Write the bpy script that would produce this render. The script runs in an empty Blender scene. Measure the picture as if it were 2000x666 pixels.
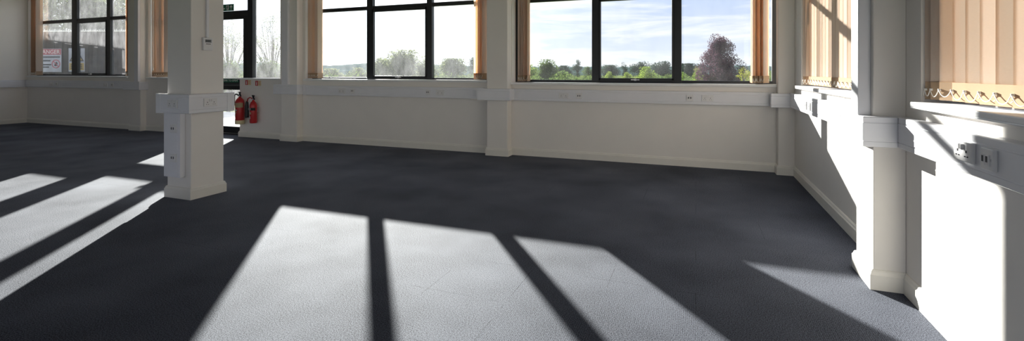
import bpy, bmesh, math, random
from mathutils import Vector, Matrix
R = math.radians
sc = bpy.context.scene
C = bpy.context.collection

# ------------------------------------------------------------------ camera, sky, sun, exposure
cd = bpy.data.cameras.new('camera'); cam = bpy.data.objects.new('camera', cd); C.objects.link(cam)
cd.sensor_width = 36; cd.lens = 935 / 2000 * 36; cd.shift_y = -193 / 2000
cd.clip_start = .05; cd.clip_end = 2000
cam.location = (0, 0, 1.3); cam.rotation_euler = (R(90), 0, R(21)); sc.camera = cam
sc.view_settings.view_transform = 'Standard'; sc.view_settings.look = 'None'
sc.view_settings.gamma = 1; sc.view_settings.use_curve_mapping = False
sc.view_settings.exposure = 0.2
sc.cycles.use_denoising = True
sc.cycles.max_bounces = 14; sc.cycles.diffuse_bounces = 8; sc.cycles.transparent_max_bounces = 48
sc.cycles.sample_clamp_indirect = 6

SUN_DIR = Vector((.614, -.789, -.266)).normalized()
SUN_STRENGTH = 20
sl = bpy.data.lights.new('sun', 'SUN'); sl.energy = SUN_STRENGTH; sl.angle = R(.6); sl.color = (1, .96, .90)
so = bpy.data.objects.new('sun', sl); C.objects.link(so)
so.rotation_euler = SUN_DIR.to_track_quat('-Z', 'Y').to_euler(); so.location = (-20, 30, 20)

SKY_STRENGTH = 0.98
def make_world():
    w = bpy.data.worlds.new('sky'); sc.world = w; w.use_nodes = True
    n = w.node_tree.nodes; l = w.node_tree.links; n.clear()
    out = n.new('ShaderNodeOutputWorld'); bg = n.new('ShaderNodeBackground'); l.new(bg.outputs[0], out.inputs[0])
    bg.inputs[1].default_value = SKY_STRENGTH
    tc = n.new('ShaderNodeTexCoord')
    sep = n.new('ShaderNodeSeparateXYZ'); l.new(tc.outputs['Generated'], sep.inputs[0])
    # blue gradient by elevation
    gr = n.new('ShaderNodeValToRGB'); l.new(sep.outputs[2], gr.inputs[0])
    e = gr.color_ramp.elements
    e[0].position = 0; e[0].color = (.80, .84, .94, 1)
    e[1].position = .6; e[1].color = (.22, .38, .72, 1)
    x = e.new(.14); x.color = (.57, .67, .91, 1)
    # clouds : noise on the direction flattened on a plane overhead
    mp = n.new('ShaderNodeMapping'); l.new(tc.outputs['Generated'], mp.inputs[0]); mp.inputs['Scale'].default_value = (1.6, 1.6, 14)
    mp.inputs['Location'].default_value = (3.1, .4, 1.7)
    ns = n.new('ShaderNodeTexNoise'); l.new(mp.outputs[0], ns.inputs[0]); ns.inputs['Scale'].default_value = 2.3
    ns.inputs['Detail'].default_value = 9; ns.inputs['Roughness'].default_value = .58; ns.inputs['Distortion'].default_value = .5
    cr = n.new('ShaderNodeValToRGB'); l.new(ns.outputs[0], cr.inputs[0])
    cr.color_ramp.elements[0].position = .42; cr.color_ramp.elements[1].position = .62
    mx = n.new('ShaderNodeMix'); mx.data_type = 'RGBA'; l.new(cr.outputs[0], mx.inputs[0]); l.new(gr.outputs[0], mx.inputs[6])
    mx.inputs[7].default_value = (.97, .965, .96, 1)
    # bright veil of thin cloud round the sun
    dt = n.new('ShaderNodeVectorMath'); dt.operation = 'DOT_PRODUCT'; l.new(tc.outputs['Generated'], dt.inputs[0])
    dt.inputs[1].default_value = tuple(-SUN_DIR)
    pw = n.new('ShaderNodeMath'); pw.operation = 'POWER'; pw.use_clamp = True; l.new(dt.outputs['Value'], pw.inputs[0]); pw.inputs[1].default_value = 26
    ml = n.new('ShaderNodeMath'); ml.operation = 'MULTIPLY'; l.new(pw.outputs[0], ml.inputs[0]); ml.inputs[1].default_value = 1.3
    ad = n.new('ShaderNodeMix'); ad.data_type = 'RGBA'; ad.blend_type = 'ADD'; ad.inputs[0].default_value = 1
    cc = n.new('ShaderNodeCombineColor')
    for i in range(3): l.new(ml.outputs[0], cc.inputs[i])
    l.new(mx.outputs[2], ad.inputs[6]); l.new(cc.outputs[0], ad.inputs[7])
    l.new(ad.outputs[2], bg.inputs[0])
make_world()

# ------------------------------------------------------------------ materials
def nodes(name):
    m = bpy.data.materials.new(name); m.use_nodes = True
    t = m.node_tree; return m, t.nodes, t.links, t.nodes['Principled BSDF']
def mat(name, col, rough=.5, var=.04, scale=8, metal=0, bump=0, spec=.5, bscale=300):
    m, n, l, b = nodes(name)
    tc = n.new('ShaderNodeTexCoord')
    ns = n.new('ShaderNodeTexNoise'); ns.inputs['Scale'].default_value = scale; ns.inputs['Detail'].default_value = 4
    l.new(tc.outputs['Object'], ns.inputs[0])
    rp = n.new('ShaderNodeValToRGB'); l.new(ns.outputs[0], rp.inputs[0])
    rp.color_ramp.elements[0].position = .3; rp.color_ramp.elements[1].position = .7
    rp.color_ramp.elements[0].color = tuple(c * (1 - var) for c in col) + (1,)
    rp.color_ramp.elements[1].color = tuple(min(1, c * (1 + var)) for c in col) + (1,)
    l.new(rp.outputs[0], b.inputs['Base Color'])
    b.inputs['Roughness'].default_value = rough; b.inputs['Metallic'].default_value = metal
    b.inputs['Specular IOR Level'].default_value = spec
    if bump:
        nb = n.new('ShaderNodeTexNoise'); nb.inputs['Scale'].default_value = bscale; l.new(tc.outputs['Object'], nb.inputs[0])
        bp = n.new('ShaderNodeBump'); bp.inputs['Strength'].default_value = bump; bp.inputs['Distance'].default_value = .002
        l.new(nb.outputs[0], bp.inputs['Height']); l.new(bp.outputs[0], b.inputs['Normal'])
    return m
M = {}
M['wall'] = mat('cream_paint', (.80, .765, .72), .65, .015, 3, bump=.08, bscale=120)
M['ceiling'] = mat('ceiling_white', (.55, .54, .52), .8)
M['skirt'] = mat('skirting_paint', (.78, .75, .69), .4, .02)
M['sill'] = mat('sill_white', (.82, .82, .82), .35, .02)
M['pvc'] = mat('white_plastic_trunking', (.76, .76, .79), .35, .015)
M['plate'] = mat('white_socket_plastic', (.74, .73, .73), .3, .01)
M['hole'] = mat('dark_slot', (.03, .03, .035), .6)
M['black'] = mat('black_frame_metal', (.012, .012, .014), .35, .1)
M['grey_metal'] = mat('grey_metal', (.5, .5, .52), .35, .05, metal=.8)
M['red'] = mat('extinguisher_red', (.45, .018, .02), .3, .05)
M['cream'] = mat('cream_label', (.66, .56, .33), .5, .05)
M['rubber'] = mat('black_rubber', (.015, .016, .018), .5)
M['sign_green'] = mat('sign_green', (.01, .13, .07), .5)
M['sign_white'] = mat('sign_white', (.8, .8, .8), .5)
M['sign_red'] = mat('sign_red', (.55, .04, .05), .5)
M['sign_yellow'] = mat('sign_yellow', (.78, .42, .02), .5)
M['sign_black'] = mat('sign_black', (.02, .02, .02), .5)
M['sign_cream'] = mat('sign_cream', (.72, .62, .38), .5)
M['hazed_red'] = mat('hazed_red_print', (.50, .17, .21), .6, .15, 5); M['hazed_yellow'] = mat('hazed_yellow_print', (.55, .40, .16), .6, .15, 5)  # fence sign colours, paled to paint in the haze lying over them
M['hazed_white'] = mat('hazed_white_sign', (.50, .51, .60), .6, .15, 4); M['hazed_black'] = mat('hazed_black_print', (.10, .10, .12), .6, .15, 5)  # same painted haze in the signs' white and black
M['lcd'] = mat('display_grey', (.20, .21, .21), .3)
M['chain'] = mat('white_bead_chain', (.82, .79, .74), .4)
M['paving'] = mat('pale_paving', (.62, .60, .57), .8, .12, 1.5)
M['fence'] = mat('weathered_fence', (.10, .09, .085), .8, .35, 5)
M['cap'] = mat('pale_fence_cap', (.7, .7, .68), .5)
M['galv'] = mat('galvanised_rail', (.6, .6, .6), .4, .05, metal=.3)
M['bark'] = mat('bark', (.10, .085, .07), .9, .3, 6)
M['land'] = mat('rough_grass', (.12, .15, .05), .9, .4, .4, spec=0)
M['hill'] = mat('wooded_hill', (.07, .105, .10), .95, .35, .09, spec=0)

def leafmat(name, c1, c2, trans):
    m, n, l, b = nodes(name); n.remove(b); out = n['Material Output']
    tc = n.new('ShaderNodeTexCoord'); ns = n.new('ShaderNodeTexNoise'); ns.inputs['Scale'].default_value = 2.2; ns.inputs['Detail'].default_value = 5
    l.new(tc.outputs['Object'], ns.inputs[0])
    rp = n.new('ShaderNodeValToRGB'); l.new(ns.outputs[0], rp.inputs[0])
    rp.color_ramp.elements[0].position = .35; rp.color_ramp.elements[1].position = .65
    rp.color_ramp.elements[0].color = c1 + (1,); rp.color_ramp.elements[1].color = c2 + (1,)
    d = n.new('ShaderNodeBsdfDiffuse'); t = n.new('ShaderNodeBsdfTranslucent'); l.new(rp.outputs[0], d.inputs[0])
    l.new(rp.outputs[0], t.inputs[0])
    mx = n.new('ShaderNodeMixShader'); mx.inputs[0].default_value = trans
    l.new(d.outputs[0], mx.inputs[1]); l.new(t.outputs[0], mx.inputs[2]); l.new(mx.outputs[0], out.inputs[0])
    return m
M['leaf_green'] = leafmat('green_leaves', (.06, .10, .03), (.14, .19, .05), .35)
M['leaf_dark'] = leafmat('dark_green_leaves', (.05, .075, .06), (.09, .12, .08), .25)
M['leaf_bright'] = leafmat('bright_green_leaves', (.16, .24, .04), (.30, .36, .08), .4)
M['leaf_yellow'] = leafmat('yellow_green_leaves', (.30, .33, .04), (.48, .46, .10), .4)
M['leaf_purple'] = leafmat('copper_leaves', (.045, .026, .042), (.17, .085, .11), .3)
M['leaf_pale'] = leafmat('pale_olive_leaves', (.13, .16, .09), (.24, .26, .14), .4)

def glassmat(name, dust, scale):
    m, n, l, b = nodes(name); n.remove(b); out = n['Material Output']
    tr = n.new('ShaderNodeBsdfTransparent'); tr.inputs[0].default_value = (.95, .97, .97, 1)
    gl = n.new('ShaderNodeBsdfGlossy'); gl.inputs['Roughness'].default_value = .02
    lw = n.new('ShaderNodeLayerWeight'); lw.inputs[0].default_value = .5
    fp = n.new('ShaderNodeMath'); fp.operation = 'POWER'; l.new(lw.outputs['Facing'], fp.inputs[0]); fp.inputs[1].default_value = 4
    fr = n.new('ShaderNodeMapRange'); l.new(fp.outputs[0], fr.inputs[0]); fr.inputs[3].default_value = .012; fr.inputs[4].default_value = .5
    m1 = n.new('ShaderNodeMixShader'); l.new(fr.outputs[0], m1.inputs[0]); l.new(tr.outputs[0], m1.inputs[1]); l.new(gl.outputs[0], m1.inputs[2])
    ds = n.new('ShaderNodeBsdfTranslucent'); ds.inputs[0].default_value = (.85, .86, .9, 1)
    tc = n.new('ShaderNodeTexCoord'); mp = n.new('ShaderNodeMapping'); mp.inputs['Scale'].default_value = (1, 1, .45); l.new(tc.outputs['Object'], mp.inputs[0])
    ns = n.new('ShaderNodeTexNoise'); ns.inputs['Scale'].default_value = scale; ns.inputs['Detail'].default_value = 8; ns.inputs['Roughness'].default_value = .7
    l.new(mp.outputs[0], ns.inputs[0])
    mr = n.new('ShaderNodeMapRange'); l.new(ns.outputs[0], mr.inputs[0]); mr.inputs[1].default_value = .3; mr.inputs[2].default_value = .75
    mr.inputs[3].default_value = dust * .35; mr.inputs[4].default_value = dust * 1.7
    m2 = n.new('ShaderNodeMixShader'); l.new(mr.outputs[0], m2.inputs[0]); l.new(m1.outputs[0], m2.inputs[1]); l.new(ds.outputs[0], m2.inputs[2])
    l.new(m2.outputs[0], out.inputs[0]); return m
M['glass'] = glassmat('window_glass', .008, 5)
M['glass_hazy'] = glassmat('streaky_window_glass', .035, 4)
M['glass_dusty'] = glassmat('dusty_window_glass', .045, 6)
M['glass_grimy'] = glassmat('grimy_window_glass', .042, 5)

def blindmat(name, col, tcol, f):
    m, n, l, b = nodes(name); n.remove(b); out = n['Material Output']
    tc = n.new('ShaderNodeTexCoord'); mp = n.new('ShaderNodeMapping'); mp.inputs['Scale'].default_value = (60, 60, 260); l.new(tc.outputs['Object'], mp.inputs[0])
    ns = n.new('ShaderNodeTexNoise'); ns.inputs['Scale'].default_value = 1; l.new(mp.outputs[0], ns.inputs[0])
    rp = n.new('ShaderNodeValToRGB'); l.new(ns.outputs[0], rp.inputs[0])
    rp.color_ramp.elements[0].color = tuple(c * .94 for c in col) + (1,); rp.color_ramp.elements[1].color = tuple(min(1, c * 1.06) for c in col) + (1,)
    d = n.new('ShaderNodeBsdfDiffuse'); l.new(rp.outputs[0], d.inputs[0])
    t = n.new('ShaderNodeBsdfTranslucent'); t.inputs[0].default_value = tcol + (1,)
    mx = n.new('ShaderNodeMixShader'); mx.inputs[0].default_value = f
    l.new(d.outputs[0], mx.inputs[1]); l.new(t.outputs[0], mx.inputs[2]); l.new(mx.outputs[0], out.inputs[0]); return m
M['vane'] = blindmat('beige_blind_fabric', (.86, .83, .78), (1.0, .63, .37), .34)
M['hem'] = blindmat('beige_blind_hem', (.47, .35, .24), (.9, .5, .25), .2)

def carpet():
    m, n, l, b = nodes('grey_carpet_tiles')
    tc = n.new('ShaderNodeTexCoord')
    sp = n.new('ShaderNodeSeparateXYZ'); l.new(tc.outputs['Object'], sp.inputs[0])
    def mth(op, a, v=None, v2=None):
        k = n.new('ShaderNodeMath'); k.operation = op
        for i, q in enumerate((a, v, v2)):
            if q is None: continue
            if isinstance(q, (int, float)): k.inputs[i].default_value = q
            else: l.new(q, k.inputs[i])
        return k.outputs[0]
    ck = n.new('ShaderNodeTexChecker'); l.new(tc.outputs['Object'], ck.inputs[0]); ck.inputs['Scale'].default_value = 2
    ck.inputs[1].default_value = (0, 0, 0, 1); ck.inputs[2].default_value = (1, 1, 1, 1)
    fine = n.new('ShaderNodeTexNoise'); fine.inputs['Scale'].default_value = 170; fine.inputs['Detail'].default_value = 3; fine.inputs['Roughness'].default_value = .7
    l.new(tc.outputs['Object'], fine.inputs[0])
    big = n.new('ShaderNodeTexNoise'); big.inputs['Scale'].default_value = 1.3; big.inputs['Detail'].default_value = 5; l.new(tc.outputs['Object'], big.inputs[0])
    wx = mth('SINE', mth('MULTIPLY', sp.outputs[0], 640)); wy = mth('SINE', mth('MULTIPLY', sp.outputs[1], 640))
    rib = n.new('ShaderNodeMix'); rib.data_type = 'FLOAT'; l.new(ck.outputs[1], rib.inputs[0]); l.new(wx, rib.inputs[2]); l.new(wy, rib.inputs[3])
    v = mth('ADD', mth('MULTIPLY', fine.outputs[0], 1.0), mth('MULTIPLY', rib.outputs[0], .03))
    v = mth('ADD', v, mth('MULTIPLY', mth('SUBTRACT', big.outputs[0], .5), .25))
    rp = n.new('ShaderNodeValToRGB'); l.new(v, rp.inputs[0])
    rp.color_ramp.elements[0].position = .32; rp.color_ramp.elements[1].position = .72
    rp.color_ramp.elements[0].color = (.004, .0046, .008, 1); rp.color_ramp.elements[1].color = (.041, .047, .076, 1)
    # tile joints
    def seam(o):
        f = mth('FRACT', mth('MULTIPLY', o, 2)); return mth('LESS_THAN', mth('ABSOLUTE', mth('SUBTRACT', f, .5)), .4982)
    s = mth('MAXIMUM', mth('MULTIPLY', seam(sp.outputs[0]), seam(sp.outputs[1])), mth('LESS_THAN', big.outputs[0], .56))
    sm = n.new('ShaderNodeMix'); sm.data_type = 'RGBA'; l.new(s, sm.inputs[0]); sm.inputs[6].default_value = (.008, .008, .01, 1); l.new(rp.outputs[0], sm.inputs[7])
    l.new(sm.outputs[2], b.inputs['Base Color'])
    b.inputs['Roughness'].default_value = .86; pass
    sl_ = n.new('ShaderNodeMapRange'); l.new(v, sl_.inputs[0]); sl_.inputs[1].default_value = .40; sl_.inputs[2].default_value = .63; sl_.inputs[3].default_value = .08; sl_.inputs[4].default_value = .92
    l.new(mth('MULTIPLY', sl_.outputs[0], s), b.inputs['Specular IOR Level'])
    sw = n.new('ShaderNodeMapRange'); l.new(v, sw.inputs[0]); sw.inputs[1].default_value = .36; sw.inputs[2].default_value = .68; sw.inputs[3].default_value = .02; sw.inputs[4].default_value = .2
    l.new(sw.outputs[0], b.inputs['Sheen Weight']); b.inputs['Specular Tint'].default_value = (.68, .79, 1, 1); b.inputs['Sheen Roughness'].default_value = .45; b.inputs['Sheen Tint'].default_value = (.93, .94, 1, 1)
    bp = n.new('ShaderNodeBump'); bp.inputs['Strength'].default_value = .3; bp.inputs['Distance'].default_value = .003
    l.new(v, bp.inputs['Height']); l.new(bp.outputs[0], b.inputs['Normal'])
    return m
M['carpet'] = carpet()

# ------------------------------------------------------------------ helpers
def link(name, bm, m, parent=None, bevel=0, smooth=False, seg=2):
    me = bpy.data.meshes.new(name); bm.normal_update(); bm.to_mesh(me); bm.free()
    me.materials.append(M[m] if isinstance(m, str) else m)
    if smooth:
        for p in me.polygons: p.use_smooth = True
    o = bpy.data.objects.new(name, me); C.objects.link(o)
    if parent: o.parent = parent
    if bevel:
        b = o.modifiers.new('bevel', 'BEVEL'); b.width = bevel; b.segments = seg; b.limit_method = 'ANGLE'
        if not smooth:
            for p in me.polygons: p.use_smooth = False
    return o
def box(bm, x0, x1, y0, y1, z0, z1, mtx=None):
    vs = [bm.verts.new((x, y, z)) for x in (x0, x1) for y in (y0, y1) for z in (z0, z1)]
    for f in ((0, 1, 3, 2), (4, 6, 7, 5), (0, 4, 5, 1), (2, 3, 7, 6), (0, 2, 6, 4), (1, 5, 7, 3)):
        bm.faces.new([vs[i] for i in f])
    if mtx:
        for v in vs: v.co = mtx @ v.co
    return vs
def bx(*b):
    bm = bmesh.new()
    for q in b: box(bm, *q)
    bmesh.ops.recalc_face_normals(bm, faces=bm.faces)
    return bm
def empty(name, loc=(0, 0, 0), rz=0, parent=None):
    o = bpy.data.objects.new(name, None); C.objects.link(o); o.location = loc; o.rotation_euler = (0, 0, rz)
    o.empty_display_size = .1
    if parent: o.parent = parent
    return o
def tag(o, label=None, cat=None, group=None, kind=None):
    if label: o['label'] = label
    if cat: o['category'] = cat
    if group: o['group'] = group
    if kind: o['kind'] = kind
    return o
def struct(o): o['kind'] = 'structure'; return o
def copy_tree(o, parent=None):
    c = o.copy(); C.objects.link(c)
    if parent: c.parent = parent; c.matrix_parent_inverse = o.matrix_parent_inverse.copy()
    for ch in list(o.children): copy_tree(ch, c)
    return c
def sweep(path, prof, closed=False, bm=None):
    """profile of (out, z) pairs swept along a plan path; out lies to the right of the direction of travel"""
    bm = bm or bmesh.new(); n = len(path); rings = []
    def nrm(a, b):
        d = Vector((b[0] - a[0], b[1] - a[1])).normalized(); return Vector((d.y, -d.x))
    for i, p in enumerate(path):
        a = nrm(path[i - 1], p) if (closed or i > 0) else None
        b = nrm(p, path[(i + 1) % n]) if (closed or i < n - 1) else None
        if a is None: m = b
        elif b is None: m = a
        else: m = (a + b) / (1 + a.dot(b))
        rings.append([bm.verts.new((p[0] + m.x * o, p[1] + m.y * o, z)) for o, z in prof])
    k = len(prof)
    for i in range(n if closed else n - 1):
        A, B = rings[i], rings[(i + 1) % n]
        for j in range(k):
            bm.faces.new((A[j], B[j], B[(j + 1) % k], A[(j + 1) % k]))
    if not closed:
        bm.faces.new(rings[0]); bm.faces.new(rings[-1][::-1])
    bmesh.ops.recalc_face_normals(bm, faces=bm.faces)
    return bm
def lathe(bm, prof, seg=24, mtx=None):
    rings = []
    for r, z in prof:
        rings.append([bm.verts.new((r * math.cos(2 * math.pi * i / seg), r * math.sin(2 * math.pi * i / seg), z)) for i in range(seg)])
    for a, b in zip(rings, rings[1:]):
        for i in range(seg): bm.faces.new((a[i], a[(i + 1) % seg], b[(i + 1) % seg], b[i]))
    bm.faces.new(rings[0][::-1]); bm.faces.new(rings[-1])
    if mtx:
        for r in rings:
            for v in r: v.co = mtx @ v.co
    return bm
def tube(bm, pts, rad, seg=8):
    pts = [Vector(p) for p in pts]; rings = []
    rads = rad if isinstance(rad, (list, tuple)) else [rad] * len(pts)
    for i, p in enumerate(pts):
        d = (pts[min(i + 1, len(pts) - 1)] - pts[max(i - 1, 0)]).normalized()
        u = d.cross(Vector((0, 0, 1)))
        if u.length < .05: u = d.cross(Vector((0, 1, 0)))
        u.normalize(); w = d.cross(u)
        rings.append([bm.verts.new(p + (u * math.cos(2 * math.pi * k / seg) + w * math.sin(2 * math.pi * k / seg)) * rads[i]) for k in range(seg)])
    for a, b in zip(rings, rings[1:]):
        for k in range(seg): bm.faces.new((a[k], a[(k + 1) % seg], b[(k + 1) % seg], b[k]))
    bm.faces.new(rings[0][::-1]); bm.faces.new(rings[-1]); return bm
def text(name, s, size, m, parent, loc, rot, ext=.0006, align='CENTER', sx=1):
    cu = bpy.data.curves.new(name, 'FONT'); cu.body = s; cu.size = size; cu.align_x = align; cu.align_y = 'CENTER'; cu.extrude = ext
    o = bpy.data.objects.new(name, cu); C.objects.link(o)
    dg = bpy.context.evaluated_depsgraph_get(); me = bpy.data.meshes.new_from_object(o.evaluated_get(dg))
    C.objects.unlink(o); bpy.data.objects.remove(o)
    me.name = name; me.materials.clear(); me.materials.append(M[m])
    o = bpy.data.objects.new(name, me); C.objects.link(o); o.parent = parent; o.location = loc; o.rotation_euler = rot; o.scale = (sx, 1, 1)
    return o
def poly(bm, pts, y0, y1):
    """a flat outline in XZ given thickness along Y"""
    a = [bm.verts.new((x, y0, z)) for x, z in pts]; b = [bm.verts.new((x, y1, z)) for x, z in pts]; n = len(pts)
    bm.faces.new(a); bm.faces.new(b[::-1])
    for i in range(n): bm.faces.new((a[i], b[i], b[(i + 1) % n], a[(i + 1) % n]))
    bmesh.ops.recalc_face_normals(bm, faces=bm.faces); return bm

# ------------------------------------------------------------------ room shell
XL, XR, YB, YF, ZC = -16.05, 1.155, 7.0, -4.2, 3.5
WT = 7.30                                   # outer face of the back wall
HEAD = 3.28
struct(link('floor', bx((XL - .2, XR + .2, YF - .2, YB + .02, -.12, 0), (-9.74, -8.5, YB + .02, WT, -.12, 0)), 'carpet'))
struct(link('ceiling', bx((XL - .3, XR + .4, YF - .3, WT, ZC, ZC + .15)), 'ceiling'))
S1, S2, S3, SD = 1.165, 1.135, 1.105, 1.145        # wall top under the sills of each bay
struct(link('wall_back', bx(
    (XL - .3, -15.95, YB, WT, -.1, ZC), (-15.95, -12.0, YB, WT, -.1, S1), (-15.95, -12.0, YB, WT, HEAD, ZC), (-12.0, -11.30, YB, WT, -.1, ZC),
    (-11.30, -9.74, YB, WT, -.1, SD), (-11.30, -7.46, YB, WT, HEAD, ZC), (-8.53, -7.46, YB, WT, -.1, SD),
    (-7.46, -6.84, YB, WT, -.1, ZC), (-6.84, -3.12, YB, WT, -.1, S2), (-6.84, -3.12, YB, WT, HEAD, ZC), (-3.12, -2.69, YB, WT, -.1, ZC),
    (-2.69, 1.01, YB, WT, -.1, S3), (-2.69, 1.01, YB, WT, HEAD, ZC), (1.01, XR + .3, YB, WT, -.1, ZC)), 'wall'))
struct(link('wall_right', bx(
    (XR, XR + .3, 6.45, YB, -.1, ZC), (XR, XR + .3, 3.92, 6.45, -.1, S3), (XR, XR + .3, 3.92, 6.45, HEAD, ZC), (XR, XR + .3, 3.26, 3.92, -.1, ZC),
    (XR, XR + .3, -.40, 3.26, -.1, S3), (XR, XR + .3, -.40, 3.26, HEAD, ZC), (XR, XR + .3, YF, -.40, -.1, ZC)), 'wall'))
struct(link('wall_left', bx((XL - .3, XL, YF, YB, -.1, ZC)), 'wall'))
fw = []  # openings in this unseen wall are added to let in fill light
for i in range(5):
    x0 = -15.4 + i * 3.3
    if i < 1: fw.append((x0, x0 + 3.3, YF - .3, YF, -.1, ZC)); continue
    fw += [(x0, x0 + 2.9, YF - .3, YF, -.1, .6), (x0, x0 + 2.9, YF - .3, YF, 3.1, ZC), (x0 + 2.9, x0 + 3.3, YF - .3, YF, -.1, ZC)]
struct(link('wall_front', bx((XL - .3, -15.4, YF - .3, YF, -.1, ZC), (1.1, XR + .3, YF - .3, YF, -.1, ZC), *fw), 'wall'))

# piers and pilasters
P1, P2, P3, P4 = (-11.72, -11.37, 6.88), (-7.29, -6.905, 6.86), (-3.036, -2.694, 6.82), (.97, XR, 6.84)
for nm, (a, b, y) in (('pillar', P1), ('pillar.001', P2), ('pillar.002', P3), ('pillar.003', P4)):
    struct(link(nm, bx((a, b, y, YB, 0, ZC)), 'wall', bevel=.006))
struct(link('pillar.004', bx((XL, XL + .07, 6.45, YB, 0, ZC)), 'wall', bevel=.006))
PX, PY0, PY1 = .992, 3.455, 3.775
struct(link('pillar.005', bx((PX, XR, PY0, PY1, 0, ZC)), 'wall', bevel=.006))
# free-standing column
KX0, KX1, KY0, KY1 = -5.14, -4.785, 3.37, 3.73
col = struct(link('column', bx((KX0, KX1, KY0, KY1, 0, ZC)), 'wall', bevel=.006))

# skirting
SK = [(0, 0), (.020, 0), (.020, .088), (.014, .098), (.012, .108), (.006, .116), (0, .118)]
def skirt(nm, path, closed=False): return struct(link(nm, sweep(path, SK, closed), 'skirt'))
skirt('baseboard_left', [(XL, YF), (XL, 6.45), (XL + .07, 6.45), (XL + .07, YB - .001)])
def around(p): return [(p[0], YB), (p[0], p[2]), (p[1], p[2]), (p[1], YB)]
skirt('baseboard_back', [(XL + .07, YB)] + around(P1) + [(-9.74, YB)])
skirt('baseboard_back.001', [(-8.53, WT - .12), (-8.53, YB)] + around(P2) + around(P3) + [(P4[0], YB), (P4[0], P4[2]), (XR, P4[2])])
skirt('baseboard_right', [(XR, P4[2]), (XR, PY1), (PX, PY1), (PX, PY0), (XR, PY0), (XR, YF)])
skirt('baseboard_column', [(KX0, KY0), (KX1, KY0), (KX1, KY1), (KX0, KY1)], True)

# ------------------------------------------------------------------ windows
FY = 7.17                                   # room face of the frames
def window(nm, x0, x1, zb, zt, muls, ztr, sash, glass, sill_x, sill_z, glasses=None):
    """muls: (xa, xb) of each upright; sash: index of the bay with an opening light"""
    w = struct(empty(nm, ((x0 + x1) / 2, FY, zb)))
    L = lambda *q: tuple(a - b for a, b in zip(q, (w.location.x, w.location.x, w.location.y, w.location.y, w.location.z, w.location.z)))
    bars = [(x0, x1, FY, FY + .06, zb - .055, zb), (x0, x1, FY, FY + .06, zt, zt + .06), (x0 - .06, x0, FY, FY + .06, zb - .055, zt + .06), (x1, x1 + .06, FY, FY + .06, zb - .055, zt + .06),
            (x0, x1, FY, FY + .06, ztr[0], ztr[1])]
    for a, b in muls: bars.append((a, b, FY - .01, FY + .07, zb - .05, zt + .05))
    struct(link('frame', bx(*[L(*q) for q in bars]), 'black', w, bevel=.004))
    edges = [x0] + [e for m in muls for e in m] + [x1]
    for i in range(0, len(edges), 2):
        a, b = edges[i], edges[i + 1]
        g = glass
        if i // 2 == sash:
            t = .045
            struct(link('sash_frame', bx(*[L(*q) for q in ((a, b, FY - .02, FY + .03, zb - .02, zb + .03), (a, b, FY - .02, FY + .03, ztr[0] - t, ztr[0]),
                        (a, a + .028, FY - .02, FY + .03, zb, ztr[0]), (b - .028, b, FY - .02, FY + .03, zb, ztr[0]))]), 'black', w, bevel=.003))
            c = (a + b) / 2
            h = struct(link('window_handle', bx(L(c - .06, c + .06, FY - .045, FY - .03, zb + .0, zb + .014), L(c - .015, c + .015, FY - .035, FY - .018, zb - .008, zb + .022)), 'plate', w, bevel=.003))
        for za, zz in ((zb, ztr[0]), (ztr[1], zt)):
            struct(link('pane', bx(L(a, b, FY + .028, FY + .034, za, zz)), g, w))
    if sill_x:
        struct(link('sill', bx(L(sill_x[0], sill_x[1], YB - .045, FY + .005, sill_z - .03, sill_z), L(sill_x[0], sill_x[1], YB - .045, YB - .02, sill_z - .036, sill_z - .02)), 'sill', w, bevel=.006))
    return w
window('window_1', -15.9, -12.06, 1.235, 3.20, [(-14.43, -14.22), (-13.06, -12.925)], (2.53, 2.605), 1, 'glass_grimy', (-15.97, -11.98), 1.20)
window('window_2', -6.80, -3.16, 1.195, 3.20, [(-5.57, -5.446), (-4.32, -4.219)], (2.42, 2.485), 1, 'glass_hazy', (-6.86, -3.10), 1.165)
window('window_3', -2.635, .945, 1.175, 3.20, [(-1.462, -1.354), (-.29, -.188)], (2.395, 2.46), 1, 'glass', (-2.71, 1.03), 1.135)

# glazed door bay: blind window, door, side light
d = struct(empty('window_4', (-10.4, FY, 1.2)))
def rel(o, *bs): return bx(*[tuple(a - b for a, b in zip(q, (o.location.x, o.location.x, o.location.y, o.location.y, o.location.z, o.location.z))) for q in bs])
struct(link('frame', rel(d, (-11.28, -9.74, FY, FY + .06, 1.15, 1.20), (-11.28, -9.74, FY, FY + .06, 3.20, 3.26), (-11.30, -11.24, FY, FY + .06, 1.15, 3.26), (-11.24, -9.74, FY, FY + .06, 2.38, 2.46)), 'black', d, bevel=.004))
for za, zz in ((1.20, 2.38), (2.46, 3.20)): struct(link('pane', rel(d, (-11.24, -10.02, FY + .028, FY + .034, za, zz)), 'glass_dusty', d))
struct(link('sill', rel(d, (-11.32, -9.72, YB - .045, FY + .005, 1.145, 1.175)), 'sill', d, bevel=.006))
d = struct(empty('window_5', (-8.0, FY, 1.2)))
struct(link('frame', rel(d, (-8.38, -7.48, FY, FY + .06, 1.15, 1.185), (-8.38, -7.48, FY, FY + .06, 3.20, 3.26), (-7.60, -7.46, FY, FY + .06, 1.15, 3.26)), 'black', d, bevel=.004))
struct(link('pane', rel(d, (-8.36, -7.60, FY + .028, FY + .034, 1.185, 3.20)), 'glass_dusty', d))
struct(link('sill', rel(d, (-8.56, -7.44, YB - .045, FY + .005, 1.145, 1.175)), 'sill', d, bevel=.006))
d = struct(empty('door_1', (-9.05, FY, 0)))
struct(link('door_frame', rel(d, (-8.50, -8.36, FY - .02, FY + .08, 0, 3.26), (-10.02, -9.74, FY - .02, FY + .08, 0, 3.26), (-9.74, -8.50, FY - .01, FY + .07, 2.44, 2.555), (-9.74, -8.50, FY, FY + .06, 3.20, 3.26),
        (-9.74, -8.50, FY - .01, FY + .08, -.01, .025)), 'black', d, bevel=.004))
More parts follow.
